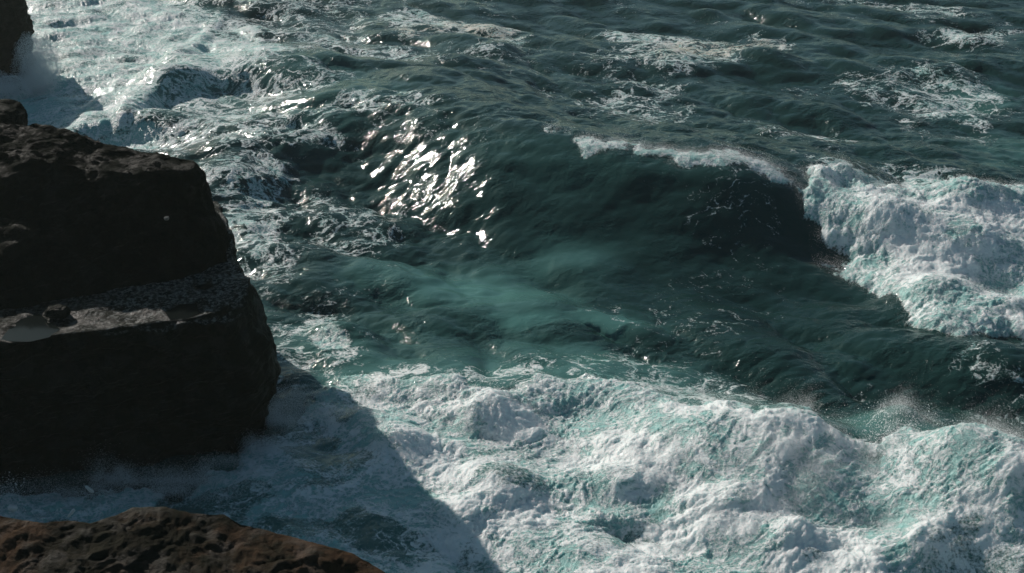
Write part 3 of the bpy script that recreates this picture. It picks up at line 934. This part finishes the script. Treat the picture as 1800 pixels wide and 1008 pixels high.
nzs = smooth(-0.1, 0.5, fbm(X0 / 1.8, Y0 / 1.8, 4, 801))
p, r = from_surface(smooth(0.1, 1.0, sdv['breaker']) * (0.25 + nzs), 130000, 0.005, 0.014, 0.10)
flakes('spray', p, r, 'fine white spray hanging over the broken right end of the big wave')
edge = np.exp(-((sdv['breaker'] - 0.1) / 0.6) ** 2) * (nzs + 0.15)
p2, r2 = from_surface(smooth(0.1, 1.0, sdv['surf']) * (0.1 + nzs) * (0.25 + 0.75 * smooth(-6, 8, X0)), 90000, 0.005, 0.012, 0.08)
crest_b = np.exp(-((sdv['surf'] - 0.5) / 1.2) ** 2) * smooth(4, 12, X0) * smooth(58, 52, Y0) * nzs
p3, r3 = from_surface(crest_b, 90000, 0.004, 0.011, 0.32, (0.3, 0.4, 0))
veil = np.zeros_like(X0)
for px, py, w_, rx, ry in [(1400, 840, 1.0, 2.2, 1.6), (1520, 860, .4, 2.2, 1.6), (1570, 775, 1.3, 1.3, 1.0), (870, 725, 1.0, 1.6, 1.0), (690, 770, .9, 1.2, .9), (620, 740, .8, 1.4, .9), (1750, 880, 1.0, 1.8, 2.0), (1600, 960, .8, 1.6, 1.3), (1180, 800, .7, 2.6, 1.4), (1300, 900, .7, 2.2, 1.4)]:
    cx, cy, _ = at(px, py, 1.0)
    veil += w_ * np.exp(-((X0 - cx) / rx) ** 2 - ((Y0 - cy) / ry) ** 2)
p4, r4 = from_surface(veil * (0.08 + nzs), 240000, 0.003, 0.009, 0.26, (0.2, 0.2, 0), 0.10)
flakes('spray', np.vstack([p2, p3, p4]), np.concatenate([r2, r3, r4]), 'white spray rising over the churning surf near the bottom')
pb = []
for px, py, z_, sx, sz, n in [(1580, 745, 3.4, .9, .55, 1500), (1385, 752, 2.2, 1.6, .35, 900), (1700, 770, 2.8, 1.8, .35, 800), (1555, 765, 3.2, .5, .5, 700), (850, 690, 1.4, .9, .3, 500), (680, 750, 1.2, .7, .35, 400)]:
    q = np.array(at(px, py, z_)) + rng.normal(size=(n, 3)) * (sx, .5, sz)
    pb.append(q)
pb = np.vstack(pb)
flakes('splash_drops', pb, 0.008 + 0.022 * rng.random(len(pb)) ** 3, 'bright flung drops above the lumpy crests of the nearest surf', 'water drops')
p, r = from_surface(smooth(-0.4, 0.6, sdv['crest']), 45000, 0.005, 0.012, 0.14, (0.6, 0.9, 0))
p2, r2 = from_surface(edge, 70000, 0.004, 0.012, 0.26, (-0.6, -0.3, 0))
flakes('spray', np.vstack([p, p2]), np.concatenate([r, r2]), 'thin spray blown off the lip of the unbroken dark wave')


def cloud(cx, cy, cz, rx, ry, rz, n, r_lo=0.01, r_hi=0.02):
    q = rng.normal(size=(n, 3))
    q = q / np.linalg.norm(q, axis=1)[:, None] * (rng.random(n) ** 0.45)[:, None]
    q = q * (1 + 0.35 * perlin3(q * 2.2 + cx, 5))[:, None]
    return q * np.array((rx, ry, rz)) + np.array((cx, cy, cz)), r_lo * (r_hi / r_lo) ** (rng.random(n) ** 2)


a1 = cloud(-41.2, 107.5, 1.6, 2.0, 2.0, 3.0, 60000, 0.008, 0.02)
a2 = cloud(-43.5, 105.0, 0.5, 3.2, 2.0, 1.3, 50000, 0.008, 0.02)
a3 = cloud(-40.5, 106.0, 0.3, 1.4, 1.6, 2.2, 30000, 0.008, 0.02)
drops('spray_plume', np.vstack([a1[0], a2[0], a3[0]]), np.concatenate([a1[1], a2[1], a3[1]]), 'soft blue grey plume of spray bursting at the foot of the far stack', 'spray')
parts = []
for px, py, sx, sz, n in [(215, 842, .7, .5, 9000), (300, 852, 1.6, .35, 12000), (400, 838, 1.6, .35, 12000), (470, 790, .9, .5, 12000), (500, 730, .9, .6, 12000), (90, 872, 1.8, .35, 9000), (530, 700, .9, .4, 7000), (560, 740, 1.2, .5, 8000)]:
    for k in range(9):
        c0 = np.array(at(px, py, 0.35)) + rng.normal(size=3) * (sx, 0.5, sz * 0.5)
        q = rng.normal(size=(n // 6, 3)) * (0.18 + 0.5 * rng.random(3)) * (sx, 0.6, sz * (0.6 + rng.random())) + c0
        parts.append((q, 0.004 + 0.006 * rng.random(len(q))))
drops('spray_mist', np.vstack([q[0] for q in parts]), np.concatenate([q[1] for q in parts]), 'dim blue mist drifting along the foot of the black ledge', 'mist')
a1 = cloud(*at(30, 880, 1.2), 1.0, 0.8, 1.0, 160, 0.012, 0.035)
a2 = cloud(*at(10, 870, 1.0), 0.8, 0.8, 1.0, 120, 0.012, 0.035)
drops('spray_plume', np.vstack([a1[0], a2[0]]), np.concatenate([a1[1], a2[1]]), 'scattered bright water drops flung up beside the near brown rock', 'water drops')

# torn-off flecks of foam in the shaded channel
for (px, py, l, w, rot), lab in zip([(157, 860, 0.26, 0.07, 1.0), (125, 902, 0.24, 0.06, -0.8), (22, 893, 0.2, 0.12, 0.5)],
                                    ['white foam fleck flying above the shaded water at the black cliff foot', 'slanting white foam fleck just above the brown rock edge', 'ragged white foam fleck among the flying drops']):
    o = blob_rock('foam_fleck', at(px, py, 2.0), (l, w, w), 12, 0.35, M_SPRAY, 14)
    o.rotation_euler = (0.3, rot, 0.4)
    tag(o, lab, 'foam fleck')

# ------------------------------------------------------------------ air full of fine salt spray
T = NT('salt_air')
vp = T.n('VolumePrincipled', {'Color': (0.80, 0.92, 0.86, 1), 'Density': HAZE, 'Anisotropy': 0.2})
T.t.links.new(vp.outputs[0], T.out.inputs['Volume'])
x0, x1, y0, y1, z0, z1 = -20000.0, 20000.0, -300.0, 9000.0, -8.0, 37.0
bv = [(x, y, z) for z in (z0, z1) for y in (y0, y1) for x in (x0, x1)]
bf_ = [(0, 2, 3, 1), (4, 5, 7, 6), (0, 1, 5, 4), (2, 6, 7, 3), (0, 4, 6, 2), (1, 3, 7, 5)]
tag(make_mesh('haze', bv, bf_, T.m, smooth_=False), 'thin salt haze in the air over the whole sea', 'haze', 'stuff')
